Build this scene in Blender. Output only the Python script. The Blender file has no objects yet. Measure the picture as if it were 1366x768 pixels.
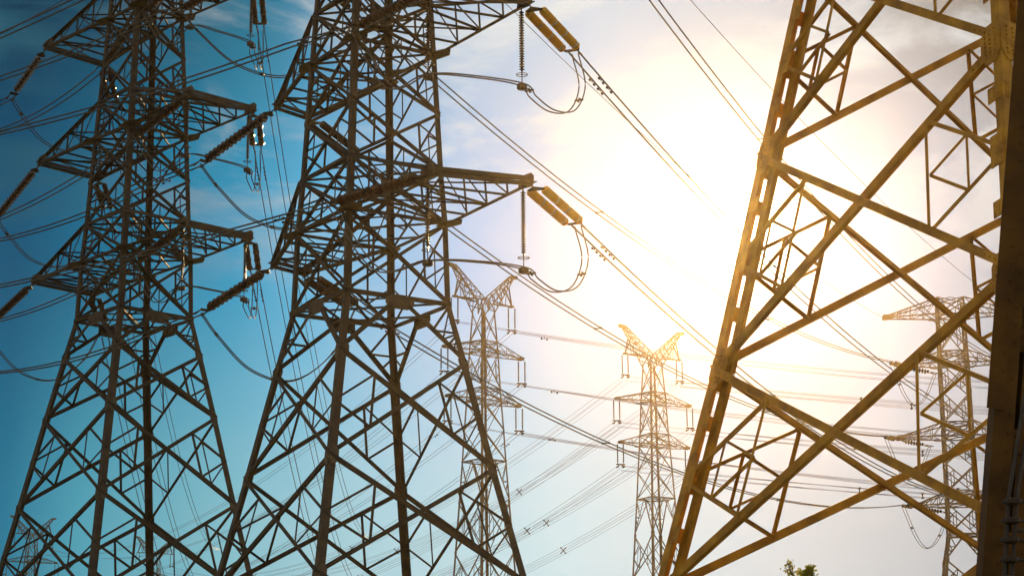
import bpy, bmesh, math, random
from mathutils import Vector, Matrix
R = math.radians
S = bpy.context.scene
C = S.collection
random.seed(7)

# ------------------------------------------------------------------ camera
cam = bpy.data.cameras.new('camera'); co = bpy.data.objects.new('camera', cam); C.objects.link(co)
cam.sensor_width = 36; cam.lens = 70.0; cam.clip_start = .1; cam.clip_end = 6000
EYE = 1.6
co.matrix_world = Matrix.Translation((0, 0, EYE)) @ Matrix.Rotation(R(90+14.065), 4, 'X') @ Matrix.Rotation(R(-.45), 4, 'Z')
S.camera = co
cam.dof.use_dof = False
F = 70.0/36*1366; PT = R(14.065); RO = R(-.45)
def ray(u, v):                                   # pixel of the photograph -> direction, used to survey positions
    a, b = u-683, v-384
    u2 = a*math.cos(RO)+b*math.sin(RO); v2 = -a*math.sin(RO)+b*math.cos(RO)
    c, s = math.cos(PT), math.sin(PT)
    return Vector((u2, F*c+v2*s, -v2*c+F*s))
def at_depth(u, v, Y):
    r = ray(u, v); return Vector((r.x*Y/r.y, Y, r.z*Y/r.y+EYE))
def at_height(u, v, z):
    r = ray(u, v); return Vector((r.x*(z-EYE)/r.z, r.y*(z-EYE)/r.z, z))

# ------------------------------------------------------------------ light
SUN_AZ, SUN_EL = 6.6, 15.6
sd = Vector((math.sin(R(SUN_AZ))*math.cos(R(SUN_EL)), math.cos(R(SUN_AZ))*math.cos(R(SUN_EL)), math.sin(R(SUN_EL))))
sun = bpy.data.lights.new('sun', 'SUN'); so = bpy.data.objects.new('sun', sun); C.objects.link(so)
sun.energy = 4.5; sun.angle = R(.5); sun.color = (1.0, .62, .24)
so.rotation_euler = sd.to_track_quat('Z', 'Y').to_euler(); so.location = (0, 0, 80)

W = bpy.data.worlds.new('World'); S.world = W; W.use_nodes = True
nt = W.node_tree; N = nt.nodes; LK = nt.links; N.clear()
def nd(t, **k):
    n = N.new(t)
    for a, b in k.items(): setattr(n, a, b)
    return n
def vmath(op, a, b):
    n = nd('ShaderNodeVectorMath', operation=op)
    for i, x in enumerate((a, b)):
        if x is None: continue
        if isinstance(x, (tuple, Vector)): n.inputs[i].default_value = x
        else: LK.new(x, n.inputs[i])
    return n
def fmath(op, a, b=None, clamp=False):
    n = nd('ShaderNodeMath', operation=op, use_clamp=clamp)
    for i, x in enumerate((a, b)):
        if x is None: continue
        if isinstance(x, (int, float)): n.inputs[i].default_value = x
        else: LK.new(x, n.inputs[i])
    return n.outputs[0]
def ramp(fac, stops, mode='LINEAR'):
    n = nd('ShaderNodeValToRGB'); LK.new(fac, n.inputs[0]); cr = n.color_ramp; cr.interpolation = mode
    while len(cr.elements) < len(stops): cr.elements.new(.5)
    for e, (p, c) in zip(cr.elements, stops): e.position = p; e.color = (*c, 1) if len(c) == 3 else c
    return n.outputs[0]
def mix(fac, a, b, mode='MIX'):
    n = nd('ShaderNodeMix', data_type='RGBA', blend_type=mode)
    if isinstance(fac, (int, float)): n.inputs[0].default_value = fac
    else: LK.new(fac, n.inputs[0])
    for s_, x in ((n.inputs[6], a), (n.inputs[7], b)):
        if isinstance(x, tuple): s_.default_value = (*x, 1)
        else: LK.new(x, s_)
    return n.outputs[2]
tc = nd('ShaderNodeTexCoord'); dirv = vmath('NORMALIZE', tc.outputs['Generated'], None).outputs[0]
sky = nd('ShaderNodeTexSky', sky_type='NISHITA'); sky.sun_disc = False
sky.sun_elevation = R(SUN_EL); sky.sun_rotation = R(SUN_AZ); sky.air_density = 1.6; sky.dust_density = .6; sky.ozone_density = 3.0
# angle from the sun across the sky, 0..1 = 0..60 deg
cosang = vmath('DOT_PRODUCT', dirv, sd).outputs['Value']
ang = fmath('MULTIPLY', fmath('ARCCOSINE', fmath('MINIMUM', cosang, .999999)), 1/R(60))
sx = nd('ShaderNodeSeparateXYZ'); LK.new(dirv, sx.inputs[0])
elev = fmath('MULTIPLY', fmath('ARCSINE', sx.outputs['Z']), 1/R(45), True)
azim = fmath('ARCTAN2', sx.outputs['X'], sx.outputs['Y'])
azf = fmath('ADD', fmath('MULTIPLY', azim, 1/R(32)), .5, True)            # 0 = 16 deg left, 1 = 16 deg right
# clear air: colour across the sky (left deep, right pale) times Nishita luminance variation
low = ramp(azf, [(0.049, (0, 0.19, 0.33)), (0.113, (0.06, 0.37, 0.5)), (0.244, (0.2, 0.54, 0.65)), (0.377, (0.36, 0.66, 0.78)), (0.545, (.50, .76, .88)), (0.713, (.49, .65, .78)), (0.951, (.37, .44, .52))])
mid = ramp(azf, [(0.049, (0, .09, .19)), (0.145, (0, .185, .33)), (0.244, (.0, .32, .56)), (0.31, (.07, .46, .75)), (0.458, (0.4, 0.6, 0.9)), (0.646, (.55, .69, .88)), (0.844, (.52, .66, .90)), (0.951, (0.4, 0.46, 0.55))])
high = ramp(azf, [(0.049, (0, .022, .055)), (0.145, (0, .06, .11)), (0.263, (0, .17, .28)), (0.343, (0.06, 0.3, 0.52)), (0.458, (0.42, 0.57, 0.74)), (0.579, (0.62, 0.72, 0.82)), (0.746, (.54, .62, .70)), (0.877, (0.42, 0.4, 0.36)), (0.951, (0.25, 0.21, 0.16))])
m1 = mix(ramp(elev, [(.14, (0, 0, 0)), (.34, (1, 1, 1))], 'EASE'), low, mid)
base = mix(ramp(elev, [(.33, (0, 0, 0)), (.52, (1, 1, 1))], 'EASE'), m1, high)
# darker sky overhead and behind the viewer, away from the sun
back = ramp(ang, [(.62, (0, 0, 0)), (1, (1, 1, 1))], 'EASE')
base = mix(back, base, (.46, .45, .42))
# thin cloud
mp = nd('ShaderNodeMapping'); LK.new(dirv, mp.inputs[0]); mp.inputs['Scale'].default_value = (5, 5, 13); mp.inputs['Rotation'].default_value = (.0, .35, .2)
nz = nd('ShaderNodeTexNoise'); LK.new(mp.outputs[0], nz.inputs[0]); nz.inputs['Scale'].default_value = 1.6; nz.inputs['Detail'].default_value = 9; nz.inputs['Roughness'].default_value = .58; nz.inputs['Distortion'].default_value = .6
cl = ramp(nz.outputs[0], [(.46, (0, 0, 0)), (.68, (1, 1, 1))], 'EASE')
clh = fmath('MULTIPLY', cl, ramp(elev, [(.28, (.08,)*3), (.42, (1,)*3)], 'EASE'))
cloudcol = mix(ramp(azf, [(.10, (0, 0, 0)), (.40, (1, 1, 1))]), (.02, .11, .16), (.80, .84, .84))
base = mix(fmath('MULTIPLY', clh, .9), base, cloudcol)
# sun aureole: light scattered round the sun by thin cloud
g1 = fmath('POWER', fmath('MAXIMUM', cosang, 0), 520)
g2 = fmath('POWER', fmath('MAXIMUM', cosang, 0), 70)
g3 = fmath('POWER', fmath('MAXIMUM', cosang, 0), 2500)
aur = mix(1.0, mix(1.0, mix(g1, (0, 0, 0), (.45, .40, .26)), mix(g2, (0, 0, 0), (.05, .05, .05)), 'ADD'), mix(g3, (0, 0, 0), (4, 3.6, 2.4)), 'ADD')
nsk = mix(1.0, sky.outputs[0], (.006, .012, .02), 'MULTIPLY')                # Nishita share
tot = mix(1.0, mix(.12, base, nsk), aur, 'ADD')
bg = nd('ShaderNodeBackground'); LK.new(tot, bg.inputs[0]); bg.inputs[1].default_value = 1.0
wo = nd('ShaderNodeOutputWorld'); LK.new(bg.outputs[0], wo.inputs[0])

S.view_settings.view_transform = 'Standard'; S.view_settings.look = 'None'
S.view_settings.exposure = 0; S.view_settings.gamma = 1; S.view_settings.use_curve_mapping = False
S.render.engine = 'CYCLES'
S.cycles.max_bounces = 5; S.cycles.diffuse_bounces = 2; S.cycles.glossy_bounces = 3; S.cycles.volume_bounces = 0
S.cycles.use_denoising = True; S.render.filter_size = 1.4

# ------------------------------------------------------------------ materials
def mat(name, col, rough=.5, metal=0, var=.3, scale=3.0, col2=None, bump=0, spec=.5):
    m = bpy.data.materials.new(name); m.use_nodes = True; t = m.node_tree; b = t.nodes['Principled BSDF']
    b.inputs['Roughness'].default_value = rough; b.inputs['Metallic'].default_value = metal
    b.inputs['Specular IOR Level'].default_value = spec
    tcx = t.nodes.new('ShaderNodeTexCoord'); n = t.nodes.new('ShaderNodeTexNoise'); n.inputs['Scale'].default_value = scale; n.inputs['Detail'].default_value = 6
    t.links.new(tcx.outputs['Object'], n.inputs[0])
    r = t.nodes.new('ShaderNodeValToRGB'); t.links.new(n.outputs[0], r.inputs[0])
    c2 = col2 or tuple(x*(1-var) for x in col)
    r.color_ramp.elements[0].position = .32; r.color_ramp.elements[0].color = (*c2, 1)
    r.color_ramp.elements[1].position = .66; r.color_ramp.elements[1].color = (*col, 1)
    t.links.new(r.outputs[0], b.inputs['Base Color'])
    n2 = t.nodes.new('ShaderNodeTexNoise'); n2.inputs['Scale'].default_value = scale*7; n2.inputs['Detail'].default_value = 3
    t.links.new(tcx.outputs['Object'], n2.inputs[0])
    mr = t.nodes.new('ShaderNodeMapRange'); mr.inputs['To Min'].default_value = max(0, rough-.12); mr.inputs['To Max'].default_value = min(1, rough+.15)
    t.links.new(n2.outputs[0], mr.inputs[0]); t.links.new(mr.outputs[0], b.inputs['Roughness'])
    if bump:
        bp = t.nodes.new('ShaderNodeBump'); bp.inputs['Strength'].default_value = bump; bp.inputs['Distance'].default_value = .02
        t.links.new(n2.outputs[0], bp.inputs['Height']); t.links.new(bp.outputs[0], b.inputs['Normal'])
    return m
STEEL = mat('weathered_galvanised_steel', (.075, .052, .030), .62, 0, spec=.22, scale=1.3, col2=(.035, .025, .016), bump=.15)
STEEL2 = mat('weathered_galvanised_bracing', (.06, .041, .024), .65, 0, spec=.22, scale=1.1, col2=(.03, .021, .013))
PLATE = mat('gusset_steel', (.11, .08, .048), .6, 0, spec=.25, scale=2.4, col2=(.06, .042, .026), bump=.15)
GLARE_STEEL = mat('painted_glare_steel', (.64, .31, .012), .55, 0, scale=3.2, col2=(.34, .15, .008), bump=.35, spec=.3)  # golden cast of the sun glare put into the near pylon's steel colour
GLARE_STEEL2 = mat('painted_glare_bracing', (.64, .31, .012), .55, 0, scale=2.3, col2=(.33, .145, .008), bump=.35, spec=.3)  # same golden glare coloured into its braces
BROWN = mat('brown_painted_steel', (.15, .068, .010), .7, 0, scale=2.2, col2=(.07, .033, .008), spec=.15, bump=.3)
SUNGLOW_PORC = mat('painted_sunglow_porcelain', (.85, .47, .03), .3, 0, scale=5, col2=(.7, .36, .02), spec=.6)  # sun-side golden glow put into the colour of brown porcelain
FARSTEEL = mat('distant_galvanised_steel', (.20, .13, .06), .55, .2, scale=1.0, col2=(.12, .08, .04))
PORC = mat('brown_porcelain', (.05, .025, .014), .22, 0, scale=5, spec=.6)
CAP = mat('insulator_cap', (.75, .68, .48), .4, 0, scale=6)
ALU = mat('aluminium_conductor', (.10, .085, .07), .6, .3, scale=2)
ALU2 = mat('far_conductor', (.26, .27, .42), .7, .0, scale=2)  # pale blue of haze and reflected sky put into the wire colour
IRON = mat('dark_cast_fitting', (.07, .05, .035), .5, .5, scale=8)
CONC = mat('concrete', (.32, .31, .29), .85, 0, scale=4, bump=.3)
GRASS = mat('meadow_ground', (.09, .12, .04), .95, 0, scale=.15, col2=(.13, .11, .06), bump=.4)
BARK = mat('bark', (.14, .10, .07), .9, 0, scale=9, bump=.4)
def leafmat(name, a, b_):
    m = mat(name, a, .55, 0, scale=1.2, col2=b_); t = m.node_tree; p = t.nodes['Principled BSDF']
    tr = t.nodes.new('ShaderNodeBsdfTranslucent'); tr.inputs[0].default_value = (a[0]*2.4, a[1]*2.2, a[2], 1)
    mx = t.nodes.new('ShaderNodeMixShader'); mx.inputs[0].default_value = .62
    o = t.nodes['Material Output']; t.links.new(p.outputs[0], mx.inputs[1]); t.links.new(tr.outputs[0], mx.inputs[2]); t.links.new(mx.outputs[0], o.inputs[0])
    return m
LEAF = leafmat('green_leaves', (.16, .18, .012), (.09, .11, .01))
LEAF2 = leafmat('young_leaves', (.15, .16, .03), (.09, .10, .02))

# ------------------------------------------------------------------ helpers
class MB:
    def __init__(s): s.v = []; s.f = []
    def box8(s, c):                                # 8 corners: 4 at the start, 4 at the end, same order
        o = len(s.v); s.v += [tuple(x) for x in c]
        s.f += [(o, o+3, o+2, o+1), (o+4, o+5, o+6, o+7)]
        for i in range(4):
            j = (i+1) % 4; s.f.append((o+i, o+j, o+4+j, o+4+i))
    def bar(s, a, b, sv, nv, s0, s1, n0, n1):
        q = []
        for p in (a, b):
            for x, y in ((s0, n0), (s1, n0), (s1, n1), (s0, n1)): q.append(p+sv*x+nv*y)
        s.box8(q)
    def angle(s, a, b, size, n, off=0, t=None, flip=1):  # an L-section lying in the plane of normal n
        a, b = Vector(a), Vector(b); d = (b-a).normalized(); sv = d.cross(n)
        if sv.length < 1e-4: return
        sv.normalize(); sv *= flip; nn = n.normalized(); t = t or max(.012, size*.11); nn = sv.cross(d) if sv.cross(d).dot(n) > 0 else d.cross(sv)
        s.bar(a, b, sv, nn, -size/2, size/2, off, off+t)
        s.bar(a, b, sv, nn, size/2-t, size/2, off-size*.6, off)
    def tube(s, pts, r, seg=6, closed=False):
        pts = [Vector(p) for p in pts]; o = len(s.v); n = len(pts)
        for i, p in enumerate(pts):
            d = (pts[(i+1) % n]-pts[i-1]) if closed else (pts[min(i+1, n-1)]-pts[max(i-1, 0)])
            d.normalize(); u = d.cross(Vector((0, 0, 1)))
            if u.length < .05: u = d.cross(Vector((0, 1, 0)))
            u.normalize(); w = d.cross(u); rr = r[i] if isinstance(r, list) else r
            for k in range(seg):
                a = 2*math.pi*k/seg; s.v.append(tuple(p+u*math.cos(a)*rr+w*math.sin(a)*rr))
        for i in range(n if closed else n-1):
            for k in range(seg):
                a = o+i*seg; b = o+((i+1) % n)*seg; s.f.append((a+k, a+(k+1) % seg, b+(k+1) % seg, b+k))
        if not closed: s.f += [tuple(o+k for k in range(seg))[::-1], tuple(o+(n-1)*seg+k for k in range(seg))]
    def lathe(s, base, axis, prof, seg=12):        # profile = [(distance along axis, radius)]
        axis = axis.normalized(); s.tube_prof([(base+axis*d, r) for d, r in prof], axis, seg)
    def tube_prof(s, pr, axis, seg):
        u = axis.cross(Vector((.3, .9, .1))).normalized(); w = axis.cross(u); o = len(s.v)
        for p, r in pr:
            for k in range(seg):
                a = 2*math.pi*k/seg; s.v.append(tuple(p+u*math.cos(a)*r+w*math.sin(a)*r))
        for i in range(len(pr)-1):
            for k in range(seg):
                a = o+i*seg; b = a+seg; s.f.append((a+k, a+(k+1) % seg, b+(k+1) % seg, b+k))
        s.f += [tuple(o+k for k in range(seg))[::-1], tuple(o+(len(pr)-1)*seg+k for k in range(seg))]
    def plate(s, poly, n, t):                      # a flat polygon with thickness t along n
        o = len(s.v); k = len(poly); n = n.normalized()
        s.v += [tuple(p) for p in poly]+[tuple(p+n*t) for p in poly]
        s.f += [tuple(range(o, o+k))[::-1], tuple(range(o+k, o+2*k))]
        for i in range(k): s.f.append((o+i, o+(i+1) % k, o+k+(i+1) % k, o+k+i))
    def bolt(s, p, n, r=.022, h=.03):
        s.lathe(p, n, [(0, r), (h, r)], 6)
    def build(s, name, m, parent=None, smooth=False):
        me = bpy.data.meshes.new(name); me.from_pydata(s.v, [], s.f); me.validate(); me.update()
        b = bmesh.new(); b.from_mesh(me); bmesh.ops.recalc_face_normals(b, faces=b.faces); b.to_mesh(me); b.free()
        me.materials.append(m)
        if smooth:
            for p in me.polygons: p.use_smooth = True
        o = bpy.data.objects.new(name, me); C.objects.link(o)
        if parent: o.parent = parent
        return o
def tag(o, label, cat, group=None, kind=None):
    if label: o['label'] = label
    if cat: o['category'] = cat
    if group: o['group'] = group
    if kind: o['kind'] = kind
    return o
def thing(name, label, cat, loc, rz=0, group=None):
    o = bpy.data.objects.new(name, None); C.objects.link(o); o.location = loc; o.rotation_euler = (0, 0, rz); o.empty_display_size = .5
    return tag(o, label, cat, group)
def copy_tree(o, parent=None):
    c = o.copy(); C.objects.link(c); c.parent = parent
    for ch in [x for x in o.children]: copy_tree(ch, c)
    return c

# ------------------------------------------------------------------ ground
g = MB(); n_ = 40; half = 1500
for i in range(n_+1):
    for j in range(n_+1):
        x = -half+2*half*i/n_; y = -half+2*half*j/n_
        g.v.append((x, y, 0 if math.hypot(x, y) < 400 else .8*math.sin(x*.004)*math.cos(y*.005)-.3))
for i in range(n_):
    for j in range(n_): a = i*(n_+1)+j; g.f.append((a, a+n_+1, a+n_+2, a+1))
tag(g.build('ground', GRASS), None, None, None, 'structure')

# ------------------------------------------------------------------ lattice tower
def corner(j, w): a = R(-90+90*j); return Vector((math.cos(a)*w, math.sin(a)*w, 0))
def facen(j): a = R(-45+90*j); return Vector((math.cos(a), math.sin(a), 0))
Z = Vector((0, 0, 1))
def hexplate(mb, p, d1, n, a, b, t=.02, bolts=0):
    d2 = n.cross(d1).normalized(); d1 = d1.normalized()
    poly = [p+d1*x*a+d2*y*b for x, y in ((-1, -.35), (-.55, -1), (.55, -1), (1, -.35), (1, .45), (.5, 1), (-.5, 1), (-1, .45))]
    mb.plate(poly, n, t)
    if bolts:
        for i in range(bolts):
            for k in (-.55, 0, .55):
                q = p+d1*(-.75+1.5*i/(bolts-1))*a*.9+d2*k*b*(1-.2*abs(i/(bolts-1)-.5))+n*t
                mb.bolt(q, n, .018+.006*(bolts > 6), .028)
def tower(name, label, loc, th, lv, base_n, ksp, legsize, dsize, rsize, arms=(), double=False, deep=False, bolts=0, group=None, armtops=2.4, bodyr=True, mats=(STEEL, STEEL2, PLATE)):
    """lv = [(z, half diagonal)] from the ground up; the panel below index ksp is an inverted-V one;
       arms = [(level index, P1, P2, L1, L2)]: right arm tips P1 P2, left arm tips L1 L2 in the tower's own frame"""
    mS, mB, mP = mats
    T = thing(name, label, 'lattice tower', loc, th, group)
    P = [[corner(j, w)+Z*z for j in range(4)] for z, w in lv]
    n = len(lv)
    for j in range(4):                                             # legs
        mb = MB(); r = corner(j, 1)
        for i in range(n-1):
            a, b = P[i][j], P[i+1][j]; d = (b-a).normalized()
            sz = legsize*(1 if i < base_n else .82)
            for q, sg in ((j, 1), ((j-1) % 4, -1)):
                fn = facen(q); fn = (fn-d*fn.dot(d)).normalized(); sv = d.cross(fn).normalized()
                if sv.dot(r) > 0: sv = -sv                          # from the corner towards the face's middle
                t = .035 if legsize > .3 else .024
                if double:
                    rr_ = r-d*r.dot(d); rr_.normalize(); w1 = .225
                    mb.bar(a, b, sv, fn, 0, w1, -t, 0)
                    mb.bar(a-rr_*.285, b-rr_*.285, sv, fn, 0, w1, -t, 0)
                else:
                    mb.bar(a, b, sv, fn, 0, sz, -t, 0)
        if double:                                                  # batten and splice plates, bolts
            L_ = [(P[i][j], P[i+1][j]) for i in range(base_n)]
            for a, b in L_:
                d = (b-a).normalized()
                for q in (j, (j-1) % 4):
                    fn = facen(q); fn = (fn-d*fn.dot(d)).normalized(); sv = d.cross(fn).normalized()
                    if sv.dot(r) > 0: sv = -sv
                    for f_ in (.27, .52, .77):
                        c = a.lerp(b, f_); hh = .16 if f_ != .52 else .32
                        mb.bar(c-d*hh, c+d*hh, sv, fn, .06, .40, .002, .02)
                        for x in (.12, .28):
                            for y in (-.7, -.25, .25, .7): mb.bolt(c+d*hh*y+sv*x*legsize/.46+fn*.02, fn, .02, .014)
        else:
            for i in range(n-1):                                    # step bolts
                a, b = P[i][j], P[i+1][j]; m_ = int((b-a).length/.45)
                if j in (0, 2) and bolts:
                    for k in range(m_):
                        c = a.lerp(b, (k+.5)/m_); mb.tube([c, c+r*.14+Vector((.1, 0, 0))*(1 if k % 2 else -1)], .011, 4)
        leg = mb.build('leg', mS, T)
        for i in range(1, n):                                       # gusset plates at the nodes
            if i > base_n+8: break
            gm = MB(); p = P[i][j]; d = (P[i][j]-P[i-1][j]).normalized(); big = 1.0 if i <= base_n else .6
            for q in (j, (j-1) % 4):
                fn = facen(q); fn = (fn-d*fn.dot(d)).normalized(); sv = d.cross(fn).normalized()
                if sv.dot(r) > 0: sv = -sv
                sz = legsize*big*1.05
                hexplate(gm, p+sv*sz*.62+fn*.006, d, fn, sz*(1.15 if not double else 1.0), sz*(.6 if not double else .62), .02, bolts if i <= base_n+1 else 0)
            gm.build('gusset_plate', mP, leg)
        fm = MB(); b0 = P[0][j]; w_ = legsize*1.6
        fm.box8([b0+Vector((x*w_, y*w_, -.9)) for x, y in ((-1, -1), (1, -1), (1, 1), (-1, 1))]+[b0+Vector((x*w_*.7, y*w_*.7, .35)) for x, y in ((-1, -1), (1, -1), (1, 1), (-1, 1))])
        fm.build('footing', CONC, T)
    armlv = [a[0] for a in arms]
    for j in range(4):                                              # face bracing, panel by panel
        k = (j+1) % 4; fn = facen(j)
        for i in range(n-1):
            A, B, Cc, D = P[i+1][j], P[i+1][k], P[i][j], P[i][k]    # A,B top; Cc,D bottom
            body = i >= ksp+1
            ds = dsize*(1 if not body else .78); rs = rsize*(1 if not body else .85)
            rd = MB(); t0 = -.03
            def brace(a, b, off, fl=1):
                m_ = MB(); m_.angle(a, b, ds, fn, off, flip=fl)
                if double:
                    d = (b-a).normalized(); sv = d.cross(fn).normalized()
                    for q in range(3): m_.bolt(a+d*(.5+.16*q)+fn*(off+.02), fn); m_.bolt(b-d*(.5+.16*q)+fn*(off+.02), fn)
                m_.build('diagonal_brace', mB, T)
            if i == ksp:                                            # waist: horizontals with an inverted V under them
                M_ = (A+B)/2
                brace(M_, Cc, .0); brace(M_, D, .0, -1)
                h = MB(); h.angle(A, B, ds, fn, .03); h.build('horizontal_beam', mB, T)
                gm = MB(); hexplate(gm, M_-Z*legsize*(.7 if bolts else .3)+fn*.07, (B-A), fn, legsize*(2.2 if bolts else 1.1), legsize*(1.0 if bolts else .5), .02, bolts+3 if bolts else 0); gm.build('gusset_plate', mP, T)
                for c0, a0 in ((Cc, A), (D, B)):
                    m0 = (c0+a0)/2; m1 = M_.lerp(c0, .5)
                    rd = MB(); rd.angle(m0, m1, rs, fn, -.02); rd.angle(a0, m1, rs, fn, -.02); rd.angle(m0, m1.lerp(c0, .45), rs, fn, -.02)
                    rd.build('secondary_bracing', mB, T)
                continue
            brace(A, D, .012); brace(B, Cc, -.02-ds*.1, -1)
            # crossing
            wA = (B-A).length; wC = (D-Cc).length; f_ = wA/(wA+wC); X = A.lerp(D, f_)
            if i in armlv or (i in [x+1 for x in armlv]):
                h = MB(); h.angle(Cc, D, ds, fn, .03); h.build('horizontal_beam', mB, T)
            big = (Cc-A).length > 3
            if not big and not bodyr: continue
            for a0, c0 in ((A, Cc), (B, D)):
                m0 = (a0+c0)/2; u = a0.lerp(X, .5); d0 = c0.lerp(X, .5); rd = MB()
                rd.angle(m0, u, rs, fn, -.015); rd.angle(m0, d0, rs, fn, -.015); rd.angle(u, d0, rs, fn, .03)
                if big and deep:
                    mu = (m0+u)/2; md = (m0+d0)/2; ud = (u+d0)/2
                    rd.angle(mu, ud, rs*.75, fn, -.03); rd.angle(md, ud, rs*.75, fn, -.03); rd.angle(mu, md, rs*.75, fn, -.03)
                rd.build('secondary_bracing', mB, T)
    # plan bracing at waist and arm levels
    for i in [ksp+1]+armlv+[a+1 for a in armlv]:
        if i >= n: continue
        hz = MB(); mids = [(P[i][j]+P[i][(j+1) % 4])/2 for j in range(4)]
        for j in range(4): hz.angle(mids[j], mids[(j+1) % 4], rsize*1.1, Z)
        hz.angle(P[i][0], P[i][2], rsize*1.1, Z, .02); hz.angle(P[i][1], P[i][3], rsize*1.1, Z, .08)
        if armlv: hz.build('plan_bracing', mB, T)
    for (li, P1, P2, L1, L2) in arms:
        z = lv[li][0]; zt = lv[li+1][0]
        for (ca, cb, ta, tb) in ((1, 0, P1, P2), (2, 3, L2, L1)):
            A0, B0 = P[li][ca], P[li][cb]; A1, B1 = P[li+1][ca], P[li+1][cb]
            ta = Vector((ta[0], ta[1], z)); tb = Vector((tb[0], tb[1], z)); hh = Z*(.24 if dsize > .16 else .16)
            out = ((ta+tb)/2-(A0+B0)/2).normalized(); across = (tb-ta).normalized()
            br = MB(); cs = dsize*.55; K = 4 if dsize > .12 else 3; kk = dsize/.2
            for q in range(1, K):
                f_ = q/K; a = A0.lerp(ta, f_); b = B0.lerp(tb, f_); a2 = A1.lerp(ta+hh, f_); b2 = B1.lerp(tb+hh, f_)
                br.angle(a, b, cs, Z, 0); br.angle(a, a2, cs*.8, -across, 0); br.angle(b, b2, cs*.8, across, 0)
                if q % 2 == 0: br.angle(a2, b2, cs, Z, 0)
            for q in range(K):
                f0, f1 = q/K, (q+1)/K
                a, b = A0.lerp(ta, f0), B0.lerp(tb, f0); c, d = A0.lerp(ta, f1), B0.lerp(tb, f1)
                br.angle(a, d, cs, Z, .03) if q % 2 == 0 else br.angle(b, c, cs, Z, .03)
                a2, b2 = A1.lerp(ta+hh, f0), B1.lerp(tb+hh, f0); c2, d2 = A1.lerp(ta+hh, f1), B1.lerp(tb+hh, f1)
                br.angle(b2, c2, cs*.8, Z, .03) if q % 2 == 0 else br.angle(a2, d2, cs*.8, Z, .03)
                if q < K-1:
                    br.angle(a2, c, cs*.8, -across, .02); br.angle(b2, d, cs*.8, across, .02)
            arm = br.build('crossarm', mB, T)
            for a, b, nn in ((A0, ta, -Z), (B0, tb, -Z), (A1, ta+hh, Z), (B1, tb+hh, Z), (ta, tb, out), (ta+hh, tb+hh, out)):
                m_ = MB(); m_.angle(a, b, dsize*1.0, nn, 0, t=.025); m_.build('chord', mS, arm)
            for tp in (ta, tb):
                m_ = MB(); m_.plate([tp+out*x+Z*y-across*.015 for x, y in ((-.9*kk, -.06), (.12*kk, -.16*kk), (.3*kk, -.05), (.3*kk, .3*kk), (.1*kk, .48*kk), (-.7*kk, .5*kk))], across, .03)
                m_.bar(tp-across*.3, tp+across*.3, out, Z, -.3, .05, .1, .13)
                m_.build('tip_plate', mP, arm)
            for c0 in (A0, B0):
                m_ = MB(); m_.plate([c0+out*x+across*y-Z*.05 for x, y in [(x_*kk, y_*kk) for x_, y_ in ((-.5, -.3), (.3, -.5), (1.0, -.15), (1.0, .15), (.3, .5), (-.5, .3))]], Z, .03)
                if bolts:
                    for q in range(6): m_.bolt(c0+out*(-.3+.2*q)+across*.12-Z*.05, -Z)
                m_.build('gusset_plate', mP, arm)
    return T

def Lz(l): return [(h+EYE, w) for h, w in l]
UP = lambda h0: [(h0, 3.63), (h0+3.65, 3.50), (h0+6.05, 3.30), (h0+8.75, 3.14), (h0+11.55, 2.97), (h0+13.95, 2.82), (h0+16.7, 2.62), (h0+19.5, 2.44), (h0+21.9, 2.3), (h0+24.4, 2.1)]
def place(D, az): return (D*math.sin(R(az)), D*math.cos(R(az)), 0)

TBp, TBa = place(85, -4.20), -11.97
lvB = Lz([(-1.6, 9.7), (2.6, 8.55), (8.2, 6.98), (13.09, 5.6), (17.7, 4.36)]+UP(20.33))
bP = ((8.2, -5.0), (4.6, -7.3), (-6.3, 5.2), (-5.3, 7.05))
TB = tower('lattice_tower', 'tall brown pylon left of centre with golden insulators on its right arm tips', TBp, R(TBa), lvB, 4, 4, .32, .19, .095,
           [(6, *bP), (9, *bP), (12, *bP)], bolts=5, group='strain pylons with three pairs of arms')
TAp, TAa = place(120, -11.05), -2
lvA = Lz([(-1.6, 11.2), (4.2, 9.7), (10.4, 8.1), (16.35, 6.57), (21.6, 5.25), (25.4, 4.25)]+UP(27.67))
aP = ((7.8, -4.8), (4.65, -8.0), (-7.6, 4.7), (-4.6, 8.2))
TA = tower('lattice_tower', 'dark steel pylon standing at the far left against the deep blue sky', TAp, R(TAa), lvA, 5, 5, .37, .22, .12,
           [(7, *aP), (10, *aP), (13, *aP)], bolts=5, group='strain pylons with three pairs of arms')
TEp, TEa = place(40, 15.12), -17.9
lvE = Lz([(-1.6, 9.55), (3.81, 7.98), (8.41, 6.6), (12.92, 5.44), (16.95, 4.4)]+UP(19.6))[:11]
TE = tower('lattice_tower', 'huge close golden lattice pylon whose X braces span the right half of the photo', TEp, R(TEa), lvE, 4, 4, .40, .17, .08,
           [], double=True, deep=True, bolts=7, mats=(GLARE_STEEL, GLARE_STEEL2, GLARE_STEEL))

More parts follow.
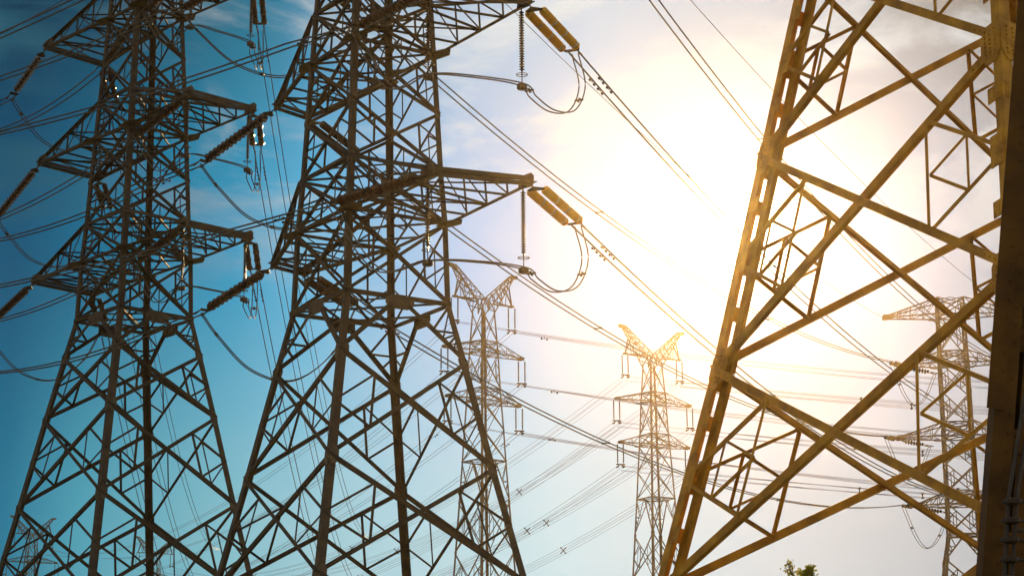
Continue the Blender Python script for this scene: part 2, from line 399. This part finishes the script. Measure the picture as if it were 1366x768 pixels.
# ------------------------------------------------------------------ insulators and wires
def disc_profile(L, r, pitch=.146, start=.12, gap=0):
    pr = [(0, .03)]; d = start; k = 0; pr.append((d-.02, .03))
    while d+pitch < L-start*.6:
        if gap and k and k % gap == 0: pr += [(d+.01, .10), (d+.07, .10)]; d += .08
        rr = r*(1 if pitch != .165 or k % 2 else .76); pr += [(d, .05), (d+pitch*.3, .07), (d+pitch*.45, rr), (d+pitch*.53, rr*1.01), (d+pitch*.60, rr*.4), (d+pitch*.98, .05)]
        d += pitch; k += 1
    pr += [(d+.02, .03), (L, .03)]
    return pr
def perp(d): return Vector((d.y, -d.x, 0)).normalized()
def tension_string(p, q, label, sep=.54, r=.175, gap=0, group='double insulator strings pulling the power lines from the arms', far=False, m_=None, single=False):
    """from the arm tip p to the line end q"""
    p, q = Vector(p), Vector(q); d = (q-p).normalized(); L = (q-p).length; s = perp(d)
    t = thing('tension_insulator', label, 'insulator', p, 0, group)
    o = Vector((0, 0, 0)); up = s.cross(d).normalized()
    a = d*.62; b = d*(L-.45)
    m = MB(); m.tube([o, a*.6], .035, 5); m.plate([a*.5-up*.02, a+s*sep*.62-up*.02, a+d*.12+s*sep*.5-up*.02, a+d*.12-s*sep*.5-up*.02, a-s*sep*.62-up*.02], up, .03); m.build('yoke_plate', IRON, t)
    for x in ((0,) if single else (-.5, .5)):
        m = MB(); base = a+s*sep*x+d*.05; m.lathe(base, d, disc_profile((b-base).dot(d), r, (.146 if gap else .165) if not far else .3, gap=gap), 12 if not far else 8)
        m.build('insulator_string', m_ or PORC, t, False)
        if gap:
            for k in range(1, 4):
                dd = .12+k*gap*.146+(k-1)*.08
                if dd > L-1.2: continue
                mm = MB(); mm.lathe(base, d, [(dd-.01, .15), (dd, .2), (dd+.08, .2), (dd+.09, .12)], 12)
                mm.build('cap_band', CAP if m_ else PORC, t)
    m = MB(); m.plate([b-s*sep*.62-up*.02, b+s*sep*.62-up*.02, b+d*.22+s*sep*.45-up*.02, b+d*.22-s*sep*.45-up*.02], up, .03)
    for x in (-.22, .22): m.tube([b+s*x+d*.1, q-p+s*x+d*.1], .035, 5); m.tube([q-p+s*x-d*.05, q-p+s*x+d*.25], .05, 6)
    m.build('yoke_plate', IRON, t)
    return t
def jumper_string(p, L, label, r=.115, group='hanging insulators that carry the slack jumper cables'):
    t = thing('hanging_insulator', label, 'insulator', p, 0, group); o = Vector((0, 0, 0)); d = -Z
    m = MB(); m.lathe(o, d, disc_profile(L-.45, r, .115, .15), 12); m.build('insulator_string', PORC, t)
    m = MB(); c = d*(L-.48); m.tube([c+Vector((math.cos(a)*.24, math.sin(a)*.24, 0)) for a in [k*math.pi/8 for k in range(16)]], .018, 5, True)
    m.tube([c-Vector((.24, 0, 0)), c+Vector((.24, 0, 0))], .014, 4); m.build('grading_ring', IRON, t)
    m = MB(); m.tube([d*(L-.5), d*(L+.1)], .025, 5); m.lathe(d*(L-.06), d, [(0, .12), (.02, .22), (.2, .22), (.23, .17)], 14); m.build('counterweight', IRON, t)
    return t
def span_pts(a, b, sag, n=24):
    return [a.lerp(b, i/n)-Z*(4*sag*(i/n)*(1-i/n)) for i in range(n+1)]
def ray_pts(p, az, sl, c, d0, d1, n=20):
    D = Vector((math.sin(R(az)), math.cos(R(az)), 0)); return [p+D*d+Z*(sl*d+c*d*d) for d in [d0+(d1-d0)*i/n for i in range(n+1)]]
def line(name, label, pts, group, r=.042, sep=.44, nsub=2, damp=(), spac=(), m_=None, rows=1, cat='power line'):
    o = pts[0]; t = thing(name, label, cat, o, 0, group); s = perp(pts[-1]-pts[0]); m_ = m_ or ALU
    offs = [s*sep*(x-(nsub-1)/2)+Z*(-sep*y) for x in range(nsub) for y in range(rows)]
    for f in offs:
        m = MB(); m.tube([p-o+f for p in pts], r, 5); m.build('conductor', m_, t)
    def at(dist):
        acc = 0
        for a, b in zip(pts, pts[1:]):
            l = (b-a).length
            if acc+l >= dist: return a.lerp(b, (dist-acc)/l), (b-a).normalized()
            acc += l
        return pts[-1], (pts[-1]-pts[-2]).normalized()
    for dd in damp:
        c, d = at(dd)
        for f in offs:
            m = MB(); q = c-o+f; m.tube([q+Z*.04, q-Z*.14], .022, 5); m.tube([q-Z*.14-d*.26, q-Z*.13, q-Z*.14+d*.26], .012, 4)
            for x in (-1, 1): m.lathe(q-Z*.15+d*.26*x-d*.07, d, [(0, .03), (.03, .055), (.12, .055), (.15, .03)], 8)
            m.build('vibration_damper', IRON, t)
    for dd in spac:
        c, d = at(dd); q = c-o; k = MB()
        if rows == 1: k.tube([q+offs[0], q+offs[-1]], .04, 5)
        else: k.tube([q+offs[0], q+offs[3]], .05, 5); k.tube([q+offs[1], q+offs[2]], .05, 5)
        for f in offs: k.lathe(q+f-d*.08, d, [(0, .07), (.16, .07)], 8)
        k.build('spacer', IRON, t)
    return t
def smooth(ctrl, n=8):
    c = [ctrl[0]*2-ctrl[1]]+ctrl+[ctrl[-1]*2-ctrl[-2]]; out = []
    for i in range(1, len(c)-2):
        for k in range(n):
            t = k/n; a, b, e, f = c[i-1], c[i], c[i+1], c[i+2]
            out.append(.5*((2*b)+(e-a)*t+(2*a-5*b+4*e-f)*t*t+(3*b-a-3*e+f)*t**3))
    return out+[ctrl[-1]]
def jumper(label, ctrl, s=None, r=.032, cables=2):
    pts = smooth([Vector(x) for x in ctrl]); o = pts[0]
    t = thing('jumper_cable', label, 'jumper cable', o, 0, 'slack jumper cables looping under the arms'); s = s or perp(pts[-1]-pts[0])
    for x in (-.5, .5) if cables == 2 else (0,):
        m = MB(); m.tube([p-o+s*(.3*x) for p in pts], r, 6); m.build('conductor', ALU, t)
    for f in (.18, .5, .8):
        m = MB(); i = int(f*(len(pts)-1)); d = (pts[i+1]-pts[i]).normalized(); q = pts[i]-o
        m.tube([q-s*.2, q+s*.2], .045, 6); m.tube([q-d*.12, q+d*.12], .06, 6); m.build('spacer', IRON, t)
    return t
def W2(tp, th, p, z):
    c, s = math.cos(R(th)), math.sin(R(th)); return Vector((tp[0]+p[0]*c-p[1]*s, tp[1]+p[0]*s+p[1]*c, z))
def azv(az, sl, L=5.0): return Vector((math.sin(R(az)), math.cos(R(az)), sl)).normalized()*L

# the far strain pylon that takes the lines of the centre-left pylon
TIp, TIa = place(190, 12.73), 38
def tips(s_, t_): q = .7071; return ((s_+t_)*q, (-s_+t_)*q), ((s_-t_)*q, (-s_-t_)*q), ((-s_-t_)*q, (s_-t_)*q), ((-s_+t_)*q, (s_+t_)*q)
lvI = Lz([(-1.6, 6.2), (5, 5.1), (11, 4.15), (16, 3.35), (20, 2.75), (22.4, 2.12), (25.2, 2.08), (26.4, 2.05), (29.0, 2.03), (31.6, 2.0), (32.9, 1.98), (35.8, 1.96), (38.6, 1.94), (39.7, 1.9), (43.3, 1.85), (44.9, 1.8)])
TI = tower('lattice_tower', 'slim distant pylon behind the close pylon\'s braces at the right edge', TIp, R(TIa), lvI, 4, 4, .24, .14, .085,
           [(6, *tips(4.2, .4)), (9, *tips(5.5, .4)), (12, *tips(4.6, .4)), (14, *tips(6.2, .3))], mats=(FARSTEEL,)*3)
IZ = [25.2+EYE, 31.6+EYE, 38.6+EYE]; IT = [tips(4.2, 0), tips(5.5, 0), tips(4.6, 0)]
LV = ['lower', 'middle', 'upper']
BZ = [23.98+EYE, 31.88+EYE, 39.83+EYE]; AZ_ = [31.32+EYE, 39.22+EYE, 47.17+EYE]
ibox = {}
for k in range(3):                                                  # strings and slack loops of the far pylon
    for side, q in (('left', IT[k][2]), ('right', IT[k][0])):
        p = W2(TIp, TIa, q, IZ[k]-.1); bz = W2(TBp, TBa, bP[3] if side == 'left' else bP[0], BZ[k])
        d = bz-p; d.z = 0; d.normalize(); d = (d-Z*.07).normalized(); e = p+d*4.6
        ibox[k, side] = e
        if side == 'left':
            tension_string(p, e, f'golden insulator string reaching left from the {LV[k]} arm of the slim distant pylon', far=True, sep=.5, r=.16, group='insulator strings on the slim distant pylon')
            e2 = p+Vector((.95, .35, -.12)).normalized()*3.4
            tension_string(p, e2, f'short bright insulator string behind the {LV[k]} arm tip of the slim distant pylon', far=True, sep=.5, r=.16, group='insulator strings on the slim distant pylon')
            mid = (e+e2)/2-Z*3.6
            jumper(f'slack cable loop hanging below the {LV[k]} arm of the slim distant pylon', [e, e.lerp(mid, .55)-Z*.9, mid, mid.lerp(e2, .5)-Z*.7, e2], r=.03)

# lines of the centre-left pylon: its right strings
SL = -.109
nm = 'tall brown pylon left of centre'
for k in range(3):
    for side, pt in (('right', bP[0]), ('left', bP[3])):
        p = W2(TBp, TBa, pt, BZ[k]); e = p+azv(25, SL)
        see = not (k == 2 and side == 'right')
        tension_string(p, e, (f'golden double insulator string beyond the {LV[k]} right arm tip of the tall brown pylon' if side == 'right' else f'foreshortened insulator string under the {LV[k]} left arm of the tall brown pylon'), r=.195, gap=7, m_=SUNGLOW_PORC if side == 'right' else None, sep=.66)
        pts = span_pts(e, ibox[k, side], 3.4 if side == 'left' else 3.2)
        line('power_line', f'twin wires running down right from the {LV[k]} {side} arm of the tall brown pylon', pts, 'twin power lines between the pylons', damp=(2.6, 3.6), spac=(30, 62))
# its left strings: (level, arm point, slope, curvature)
OB = {('B', 1, 'left'): (267, 219), ('B', 0, 'left'): (268, 417), ('B', 1, 'right'): (470, 38), ('B', 0, 'right'): (440, 272), ('B', 2, 'left'): (240, 14), ('A', 1, 'right'): (181, 181), ('A', 0, 'right'): (178, 352), ('A', 2, 'left'): (15, 130), ('A', 1, 'left'): (-5, 291), ('A', 0, 'left'): (-22, 440)}
def seen_end(key, p, dflt):                                         # where the sight line to the string's end meets the line's vertical plane
    if key not in OB: return dflt
    r = ray(*OB[key]); a = R(-47); n = Vector((math.cos(a), -math.sin(a), 0)); o = Vector((0, 0, EYE)); return o+r*((p-o).dot(n)/r.dot(n))
LB = {(1, 'right'): (-.018, .00184), (0, 'right'): (-.006, .00107), (2, 'right'): (-.075, .00123), (1, 'left'): (-.243, .00669), (0, 'left'): (-.255, .00778), (2, 'left'): (-.074, .00274)}
SE = {}
for (k, side), (sl, c) in LB.items():
    p = W2(TBp, TBa, bP[1] if side == 'right' else bP[2], BZ[k]); e = seen_end(('B', k, side), p, p+azv(-47, sl+c*5))
    tension_string(p, e, f'toothed insulator string reaching left from the {LV[k]} {side} arm of the brown pylon', single=True, r=.25, group='single insulator strings pulling the lines to the left')
    SE['B', k, side] = e; pts = [e]+ray_pts(p, -47, sl, c, 5, 44)[2:]
    line('power_line', f'twin dark wires running left from the {LV[k]} {side} arm of the tall brown pylon', pts, 'twin power lines leaving to the left', damp=(3.0,))
# lines of the far left pylon
for k in range(3):
    for side, pt in (('right', aP[0]), ('left', aP[3])):
        p = W2(TAp, TAa, pt, AZ_[k]); e = p+azv(-3.8, -.17, 4.6)
        tension_string(p, e, f'steep double insulator string under the {LV[k]} {side} arm of the dark left pylon', r=.17, gap=7)
        end = Vector((p.x-12+(6 if side == 'right' else -6), p.y+180, p.z-11.5))
        line('power_line', f'twin wires falling steeply from the {LV[k]} {side} arm of the dark left pylon', span_pts(e, end, 7.5, 30), 'twin power lines falling behind the pylons', r=.03, damp=(2.5, 3.4))
LA = {(1, 'right'): (-.325, .00733), (0, 'right'): (-.285, .00813), (2, 'right'): (-.595, .01608), (1, 'left'): (-.36, .0075), (0, 'left'): (-.36, .008), (2, 'left'): (-.36, .0075)}
for (k, side), (sl, c) in LA.items():
    p = W2(TAp, TAa, aP[1] if side == 'right' else aP[2], AZ_[k]); sl_ = max(sl, -.4); e = seen_end(('A', k, side), p, p+azv(-47, sl_+c*5)); SE['A', k, side] = e
    tension_string(p, e, f'black insulator string reaching left from the {LV[k]} {side} arm of the dark left pylon', single=True, r=.27, group='single insulator strings pulling the lines to the left')
    pts = [e]+ray_pts(p, -47, sl, c, 5, 34)[3:]
    line('power_line', f'twin black wires running left from the {LV[k]} {side} arm of the dark left pylon', pts, 'twin power lines leaving to the left', damp=(3.0,))
# hanging insulators and slack cables under the arms
def under_arm(tw, tp, th, ap, z, k, short, azR, slR, slL, cL):
    P1, P2, L1, L2 = [Vector((a[0], a[1], 0)) for a in ap]
    e1 = W2(tp, th, ap[0], z)+azv(azR, slR); e2 = SE[tw, k, 'right']
    h1 = W2(tp, th, (P1*.93+P2*.0+Vector((.25, -.15, 0))), z-.1); h2 = W2(tp, th, (P2*.93+Vector((.1, -.1, 0))), z-.1)
    L = 3.45
    jumper_string(h1, L, f'ribbed insulator hanging from the {LV[k]} right arm tip of the {short}')
    jumper_string(h2, L, f'ribbed insulator under the left corner of the {LV[k]} right arm, {short}')
    b1 = h1-Z*(L-.05); b2 = h2-Z*(L-.05)
    dr = azv(azR, slR, 1)
    lo = b1+dr*2.4-Z*1.75
    mid2 = (b2+e2)/2-Z*1.6
    jumper(f'slack cable looping under the {LV[k]} right arm of the {short}', [e1, e1+dr*.75-Z*1.2, e1-dr*.4-Z*2.8, e1-dr*2.6-Z*3.75, e1.lerp(b1, .8)-Z*.85, b1, b1.lerp(b2, .5)+Z*.12, b2, mid2, e2], perp(dr))
    f1 = W2(tp, th, ap[3], z)+azv(azR, slR); f2 = SE[tw, k, 'left']
    dl = (f1-f2)
    jumper(f'slack cable bow hanging under the {LV[k]} left arm of the {short}', [f2, f2+dl*.12-Z*1.3, f2+dl*.33-Z*3.0, f2+dl*.6-Z*3.6, f2+dl*.85-Z*2.3, f1])
for k in range(3):
    under_arm('B', TBp, TBa, bP, BZ[k], k, 'tall brown pylon', 25, SL, -.02, 0)
    under_arm('A', TAp, TAa, aP, AZ_[k], k, 'dark left pylon', -3.8, -.17, -.29, 0)
# earth wires
topB = 44.7+EYE
line('earth_wire', 'single thin wire sloping down to the top left arm of the slim distant pylon', span_pts(W2(TBp, TBa, (-2.5, 2.5), topB), W2(TIp, TIa, tips(6.2, 0)[2], 43.3+EYE), 2.4), 'single earth wires', r=.022, nsub=1)
line('earth_wire', 'single thin wire crossing the close pylon\'s upper X brace', span_pts(W2(TBp, TBa, (5.5, -5.0), topB), W2(TIp, TIa, tips(6.2, 0)[0], 43.3+EYE), 2.4), 'single earth wires', r=.022, nsub=1)
line('earth_wire', 'single thin wire crossing the dark upper left corner', ray_pts(W2(TBp, TBa, (-1, 0), topB+.5), -47, -.24, .0035, 0, 50), 'single earth wires', r=.022, nsub=1)

# ------------------------------------------------------------------ distant suspension pylons with forked tops
ST = 75.6-0
def susp_tower(label, loc):
    q = tips(4.5, .18); q3 = tips(4.15, .18)
    lv = Lz([(-1.6, 4.5), (4.5, 3.95), (10, 3.45), (15, 3.02), (20, 2.62), (24.4, 2.28), (28, 2.0), (30.8, 1.82), (33.4, 1.62), (34.5, 1.54), (37.8, 1.36), (38.8, 1.28), (41.6, 1.05)])
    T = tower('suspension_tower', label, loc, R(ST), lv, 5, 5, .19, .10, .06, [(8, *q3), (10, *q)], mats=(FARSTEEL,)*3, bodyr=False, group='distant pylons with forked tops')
    for sg in (1, -1):
        o = Vector((.7071, -.7071, 0))*sg; a = Vector((.7071, .7071, 0)); z0 = 41.6+EYE
        tip = o*3.55+Z*(z0+3.7); up_ = []; lo_ = []
        m = MB()
        for t in (-1, 1):
            l0 = o*.74+a*.74*t+Z*z0; u0 = o*.2+a*.5*t+Z*(z0+1.15); m.angle(l0, tip+a*.12*t, .12, a*t); m.angle(u0, tip+a*.12*t+Z*.2-o*.25, .12, a*t)
            lo_.append((l0, tip+a*.12*t)); up_.append((u0, tip+a*.12*t+Z*.2-o*.25)); m.angle(o*.74+a*.74*t+Z*z0, u0, .13, a*t)
            m.angle(Z*z0+a*.74*t-o*.0, u0, .13, a*t)
        K = 6
        for i in range(K):
            f0, f1 = i/K, (i+1)/K
            for t in (0, 1):
                A_ = lo_[t][0].lerp(lo_[t][1], f0); B_ = up_[t][0].lerp(up_[t][1], f1); D_ = lo_[t][0].lerp(lo_[t][1], f1); m.angle(A_, B_, .062, a); m.angle(B_, D_, .062, a)
            m.angle(lo_[0][0].lerp(lo_[0][1], f0), lo_[1][0].lerp(lo_[1][1], f1), .085, o); m.angle(up_[0][0].lerp(up_[0][1], f0), up_[1][0].lerp(up_[1][1], f1), .085, Z)
        m.bar(tip-o*.2, tip+o*.45+Z*.1, a, Z, -.15, .15, -.1, .2)
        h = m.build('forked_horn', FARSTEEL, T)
        m = MB(); e = o*3.35+Z*(z0+1.0)
        for t in (-1, 1):
            r0 = o*.5+a*.6*t+Z*(z0+1.05); m.angle(r0, e, .13, Z); m.angle(lo_[0 if t < 0 else 1][0].lerp(lo_[0 if t < 0 else 1][1], .72), e, .11, a)
            for f_ in (.35, .68): m.angle(r0.lerp(e, f_), lo_[0 if t < 0 else 1][0].lerp(lo_[0 if t < 0 else 1][1], f_*.9), .08, a)
            m.angle(r0.lerp(e, .35), (o*.5-a*.6*t+Z*(z0+1.05)).lerp(e, .68), .08, Z)
        m.bar(e-o*.25, e+o*.15, a, Z, -.2, .2, -.08, .08)
        m.build('crossarm', FARSTEEL, T)
    return T
def far_levels(loc, ST):                                               # six hanging points in world space: [level][side]
    out = []
    for z, s_ in ((33.3, 4.15), (37.7, 4.5), (42.5, 3.35)):
        q = tips(s_, 0); out.append([W2(loc, ST, ((q[2][0]), q[2][1]), z+EYE), W2(loc, ST, q[0], z+EYE)])
    return out
Cp, Dp = place(175, -.85), place(200, 4.1)
Fp, Gp = place(350, -13.6), place(376, -10.2)
STC = ST+10
TC = susp_tower('slender forked-top pylon behind the right leg of the tall brown pylon', Cp)
TC.rotation_euler = (0, 0, R(STC))
FT = [('C', Cp, 'slender forked-top pylon'), ('D', Dp, 'golden forked-top pylon'), ('F', Fp, 'tiny bottom left edge pylon'), ('G', Gp, 'tiny pylon between the dark pylon\'s legs')]
lb = {'D': 'golden forked-top pylon standing alone just left of the close pylon\'s leg', 'F': 'tiny dark forked-top pylon at the bottom left edge of the photo', 'G': 'tiny forked-top pylon seen between the legs of the dark far left pylon'}
for k_, p_, s_ in FT[1:]:
    t = copy_tree(TC); t.location = p_; t['label'] = lb[k_]; t.rotation_euler = (0, 0, R(ST))
def susp_string(L=2.1):
    t = thing('suspension_insulator', '', 'insulator', (0, 0, 0), 0, 'hanging insulator pairs on the distant pylons')
    for x in (-.3, .3):
        m = MB(); m.lathe(Vector((x, 0, 0)), -Z, disc_profile(L, .085, .2, .1), 8); m.build('insulator_string', PORC, t)
    m = MB(); m.bar(Vector((-.45, 0, -L)), Vector((.45, 0, -L)), Vector((0, 1, 0)), Z, -.05, .05, -.05, .06)
    for a in range(4):
        x = .32*(1 if a % 2 else -1); y = .25*(1 if a // 2 else -1)
        m.tube([Vector((x*.3, 0, -L)), Vector((x, y, -L-.22))], .05, 5); m.lathe(Vector((x, y-.12, -L-.24)), Vector((0, 1, 0)), [(0, .05), (.05, .09), (.19, .09), (.24, .05)], 6)
    m.build('clamp', IRON, t)
    return t
s0 = susp_string(); first = True; HP = {}
for k_, p_, nm_ in FT:
    fl = far_levels(p_, STC if k_ == 'C' else ST); HP[k_] = fl
    for i in range(3):
        for j_ in range(2):
            t = s0 if first else copy_tree(s0); first = False
            t.location = fl[i][j_]; t.rotation_euler = (0, 0, R(10)); t['label'] = f'insulator pair under the {LV[i]} {("left", "right")[j_]} arm of the {nm_}'
dn = Z*-2.25
for i in range(3):
    for j_ in range(2):
        sd_ = ('left', 'right')[j_]
        c, d, f, g_ = [HP[x][i][j_]+dn for x in 'CDFG']
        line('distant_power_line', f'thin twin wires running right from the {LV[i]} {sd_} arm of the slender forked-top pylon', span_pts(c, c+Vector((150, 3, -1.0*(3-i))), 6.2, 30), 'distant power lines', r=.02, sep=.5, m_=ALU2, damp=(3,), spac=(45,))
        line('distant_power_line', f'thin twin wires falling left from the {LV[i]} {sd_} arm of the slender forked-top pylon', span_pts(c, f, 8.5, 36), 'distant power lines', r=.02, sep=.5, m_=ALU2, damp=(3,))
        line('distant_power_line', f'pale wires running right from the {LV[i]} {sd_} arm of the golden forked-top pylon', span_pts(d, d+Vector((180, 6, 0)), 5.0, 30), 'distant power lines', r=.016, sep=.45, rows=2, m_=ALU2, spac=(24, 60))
        line('distant_power_line', f'pale wires falling left from the {LV[i]} {sd_} arm of the golden forked-top pylon', span_pts(d, g_, 9.0, 36), 'distant power lines', r=.017, sep=.6, rows=2, m_=ALU2, spac=(22+7*j_+5*i, 66+6*i, 120))

# ------------------------------------------------------------------ steel column at the right edge
def uvz(u, v, Y): return at_depth(u, v, Y)
YC = 18.0
a0 = uvz(1309, 768, YC); a1 = uvz(1361, 85, YC); d_ = (a1-a0).normalized()
b0 = a0-d_*(a0.z/d_.z); b1 = a0+d_*9.2
T = thing('steel_column', 'dark thick leaning steel column at the right edge of the photo', 'steel column', b0)
s_ = Vector((1, 0, 0)); s_ = (s_-d_*s_.dot(d_)).normalized(); n_v = d_.cross(s_).normalized(); n_v = n_v if n_v.y < 0 else -n_v
O = Vector((0, 0, 0)); top = b1-b0
def part(name, spec, m=BROWN):
    mb = MB()
    for (z0, z1, x0, x1, y0, y1) in spec: mb.bar(d_*z0, d_*z1, s_, n_v, x0, x1, y0, y1)
    return mb.build(name, m, T), mb
H = top.length; zs = (uvz(1318, 545, YC)-b0).dot(d_)
part('front_flange', [(0, H, .0, .19, 0, .028), (0, H, 0, .028, -.24, 0)])
part('front_flange', [(zs, H, -.075, .085, .030, .05)])
part('inner_flange', [(0, H, .245, .43, -.06, -.03), (0, H, .245, .27, -.30, -.06)])
part('web_plate', [(0, H, .03, .245, -.26, -.235)])
part('rear_flange', [(0, H, .47, .72, -.20, -.17)])
z = .8
while z < H-.3:
    m = MB(); m.bar(d_*z, d_*(z+.22), s_, n_v, .03, .40, -.028, -.003)
    for x in (.22, .29, .36):
        for y in (.05, .16): m.bolt(d_*(z+y)+s_*x-n_v*.003, n_v, .014, .02)
    m.build('batten_plate', BROWN, T); z += .95
m = MB(); z = 1.2
while z < H: m.bolt(d_*z+s_*.14+n_v*.028, n_v, .013, .02); m.bolt(d_*(z+.06)+s_*.05+n_v*.052, n_v, .013, .02) if z > zs else None; z += .17
m.build('bolt_row', BROWN, T)
fm = MB(); fm.box8([Vector((x, y, -.5)) for x, y in ((-.35, -.5), (1.0, -.5), (1.0, .5), (-.35, .5))]+[Vector((x, y, .25)) for x, y in ((-.3, -.45), (.95, -.45), (.95, .45), (-.3, .45))]); fm.build('footing', CONC, T)
# cables with clamps going up the column's right side
r0 = uvz(1340, 768, YC-.6); r1 = uvz(1349, 600, YC-.6); dd = (r1-r0).normalized(); rb = r0-dd*(r0.z/dd.z)
T = thing('cable_riser', 'dark cables with stacked clamps beside the leaning column in the lower right corner', 'cable', rb)
hh = (r0.z)/dd.z
for x in (0, .07):
    m = MB(); m.tube([Vector((x, 0, 0)), dd*hh+Vector((x, 0, 0)), dd*(hh+.7)+Vector((x, 0, 0)), dd*(hh+1.6)+Vector((x+.12, .1, 0)), dd*(hh+4)+Vector((x+.5, .2, 0))], .02, 7); m.build('cable', IRON, T)
for k in range(12):
    m = MB(); c = dd*(hh+.62-.17*k); m.lathe(c+Vector((.035, -.03, 0)), Z, [(0, .03), (.015, .075), (.05, .08), (.065, .03)], 10); m.tube([c+Vector((-.05, 0, .03)), c+Vector((.18, 0, .03))], .014, 6); m.build('clamp', IRON, T)
m = MB(); m.tube([dd*(hh+.4)+Vector((.05, 0, 0)), dd*(hh+.4)+Vector((.6, .05, .01))], .022, 7); m.build('support_rod', PLATE, T)

# ------------------------------------------------------------------ trees
def tree(label, loc, h, crown_r, nleaf, leaf, m_, base=.45, group=None, seed=1):
    rnd = random.Random(seed); T = thing('tree', label, 'tree', loc, 0, group)
    tk = MB(); cm = MB(); ends = []
    pts = [Vector((math.sin(i*.9+seed)*.05*i, math.cos(i*.7)*.04*i, h*.97*i/8)) for i in range(9)]
    tk.tube(pts, [max(.012, .13*(1-i/8.3)) for i in range(9)], 7)
    for i in range(46):
        f = base+(1-base)*i/46; p0 = pts[0].lerp(pts[8], 0) if 0 else pts[min(8, int(f*8))].lerp(pts[min(8, int(f*8)+1)], f*8-int(f*8))
        a = i*2.4; L = crown_r*(1.15-.95*max(0, (f-.6)/.4)**1.4)*rnd.uniform(.55, 1.1); e = p0+Vector((math.cos(a)*L, math.sin(a)*L, L*rnd.uniform(.35, .95)))
        mdl = p0.lerp(e, .5)+Vector((0, 0, -.05)); tk.tube([p0, mdl, e], [.03, .018, .006], 5); ends += [(mdl, e, L)]
    trunk = tk.build('trunk', BARK, T)
    for i in range(nleaf):
        a, b, L = rnd.choice(ends); c = a.lerp(b, rnd.uniform(0, 1.08))+Vector((rnd.gauss(0, 1), rnd.gauss(0, 1), rnd.gauss(0, 1)))*crown_r*.11
        u = Vector((rnd.gauss(0, 1), rnd.gauss(0, 1), rnd.gauss(0, 1))).normalized(); w = u.cross(Vector((rnd.gauss(0, 1), rnd.gauss(0, 1), rnd.gauss(0, 1)))).normalized(); s = leaf*rnd.uniform(.6, 1.2)
        o = len(cm.v); cm.v += [tuple(c-u*s), tuple(c+w*s*.45), tuple(c+u*s), tuple(c-w*s*.45)]; cm.f.append((o, o+1, o+2, o+3))
    cm.build('crown', m_, T)
def tree_at(u, v, Y): p = at_depth(u, v, Y); return (p.x, p.y, 0), p.z
l_, h_ = tree_at(1063, 735, 60); tree('slim sparse tree top left of the bushy one at the bottom edge', l_, h_, .62, 620, .075, LEAF2, .5, 'tree tops at the bottom edge', 3)
l_, h_ = tree_at(1087, 744, 58); tree('bushy dark green tree top at the bottom edge of the photo', l_, h_, .62, 3600, .085, LEAF, .45, 'tree tops at the bottom edge', 5)

# ------------------------------------------------------------------ air
hz = MB(); X0, X1, Y0, Y1 = -1600, 1600, -1600, 1600
hz.box8([Vector((X0, Y0, -3)), Vector((X1, Y0, -3)), Vector((X1, Y1, -3)), Vector((X0, Y1, -3)), Vector((X0, Y0, 56)), Vector((X1, Y0, 56)), Vector((X1, Y1, 56)), Vector((X0, Y1, 56))])
hm = bpy.data.materials.new('warm_haze'); hm.use_nodes = True; t = hm.node_tree; t.nodes.clear()
v_ = t.nodes.new('ShaderNodeVolumePrincipled'); v_.inputs['Color'].default_value = (1.0, .82, .52, 1); v_.inputs['Density'].default_value = .0001; v_.inputs['Anisotropy'].default_value = .95
oo = t.nodes.new('ShaderNodeOutputMaterial'); t.links.new(v_.outputs[0], oo.inputs['Volume'])
tag(hz.build('haze', hm), 'thin golden haze filling the air', None, None, 'stuff')
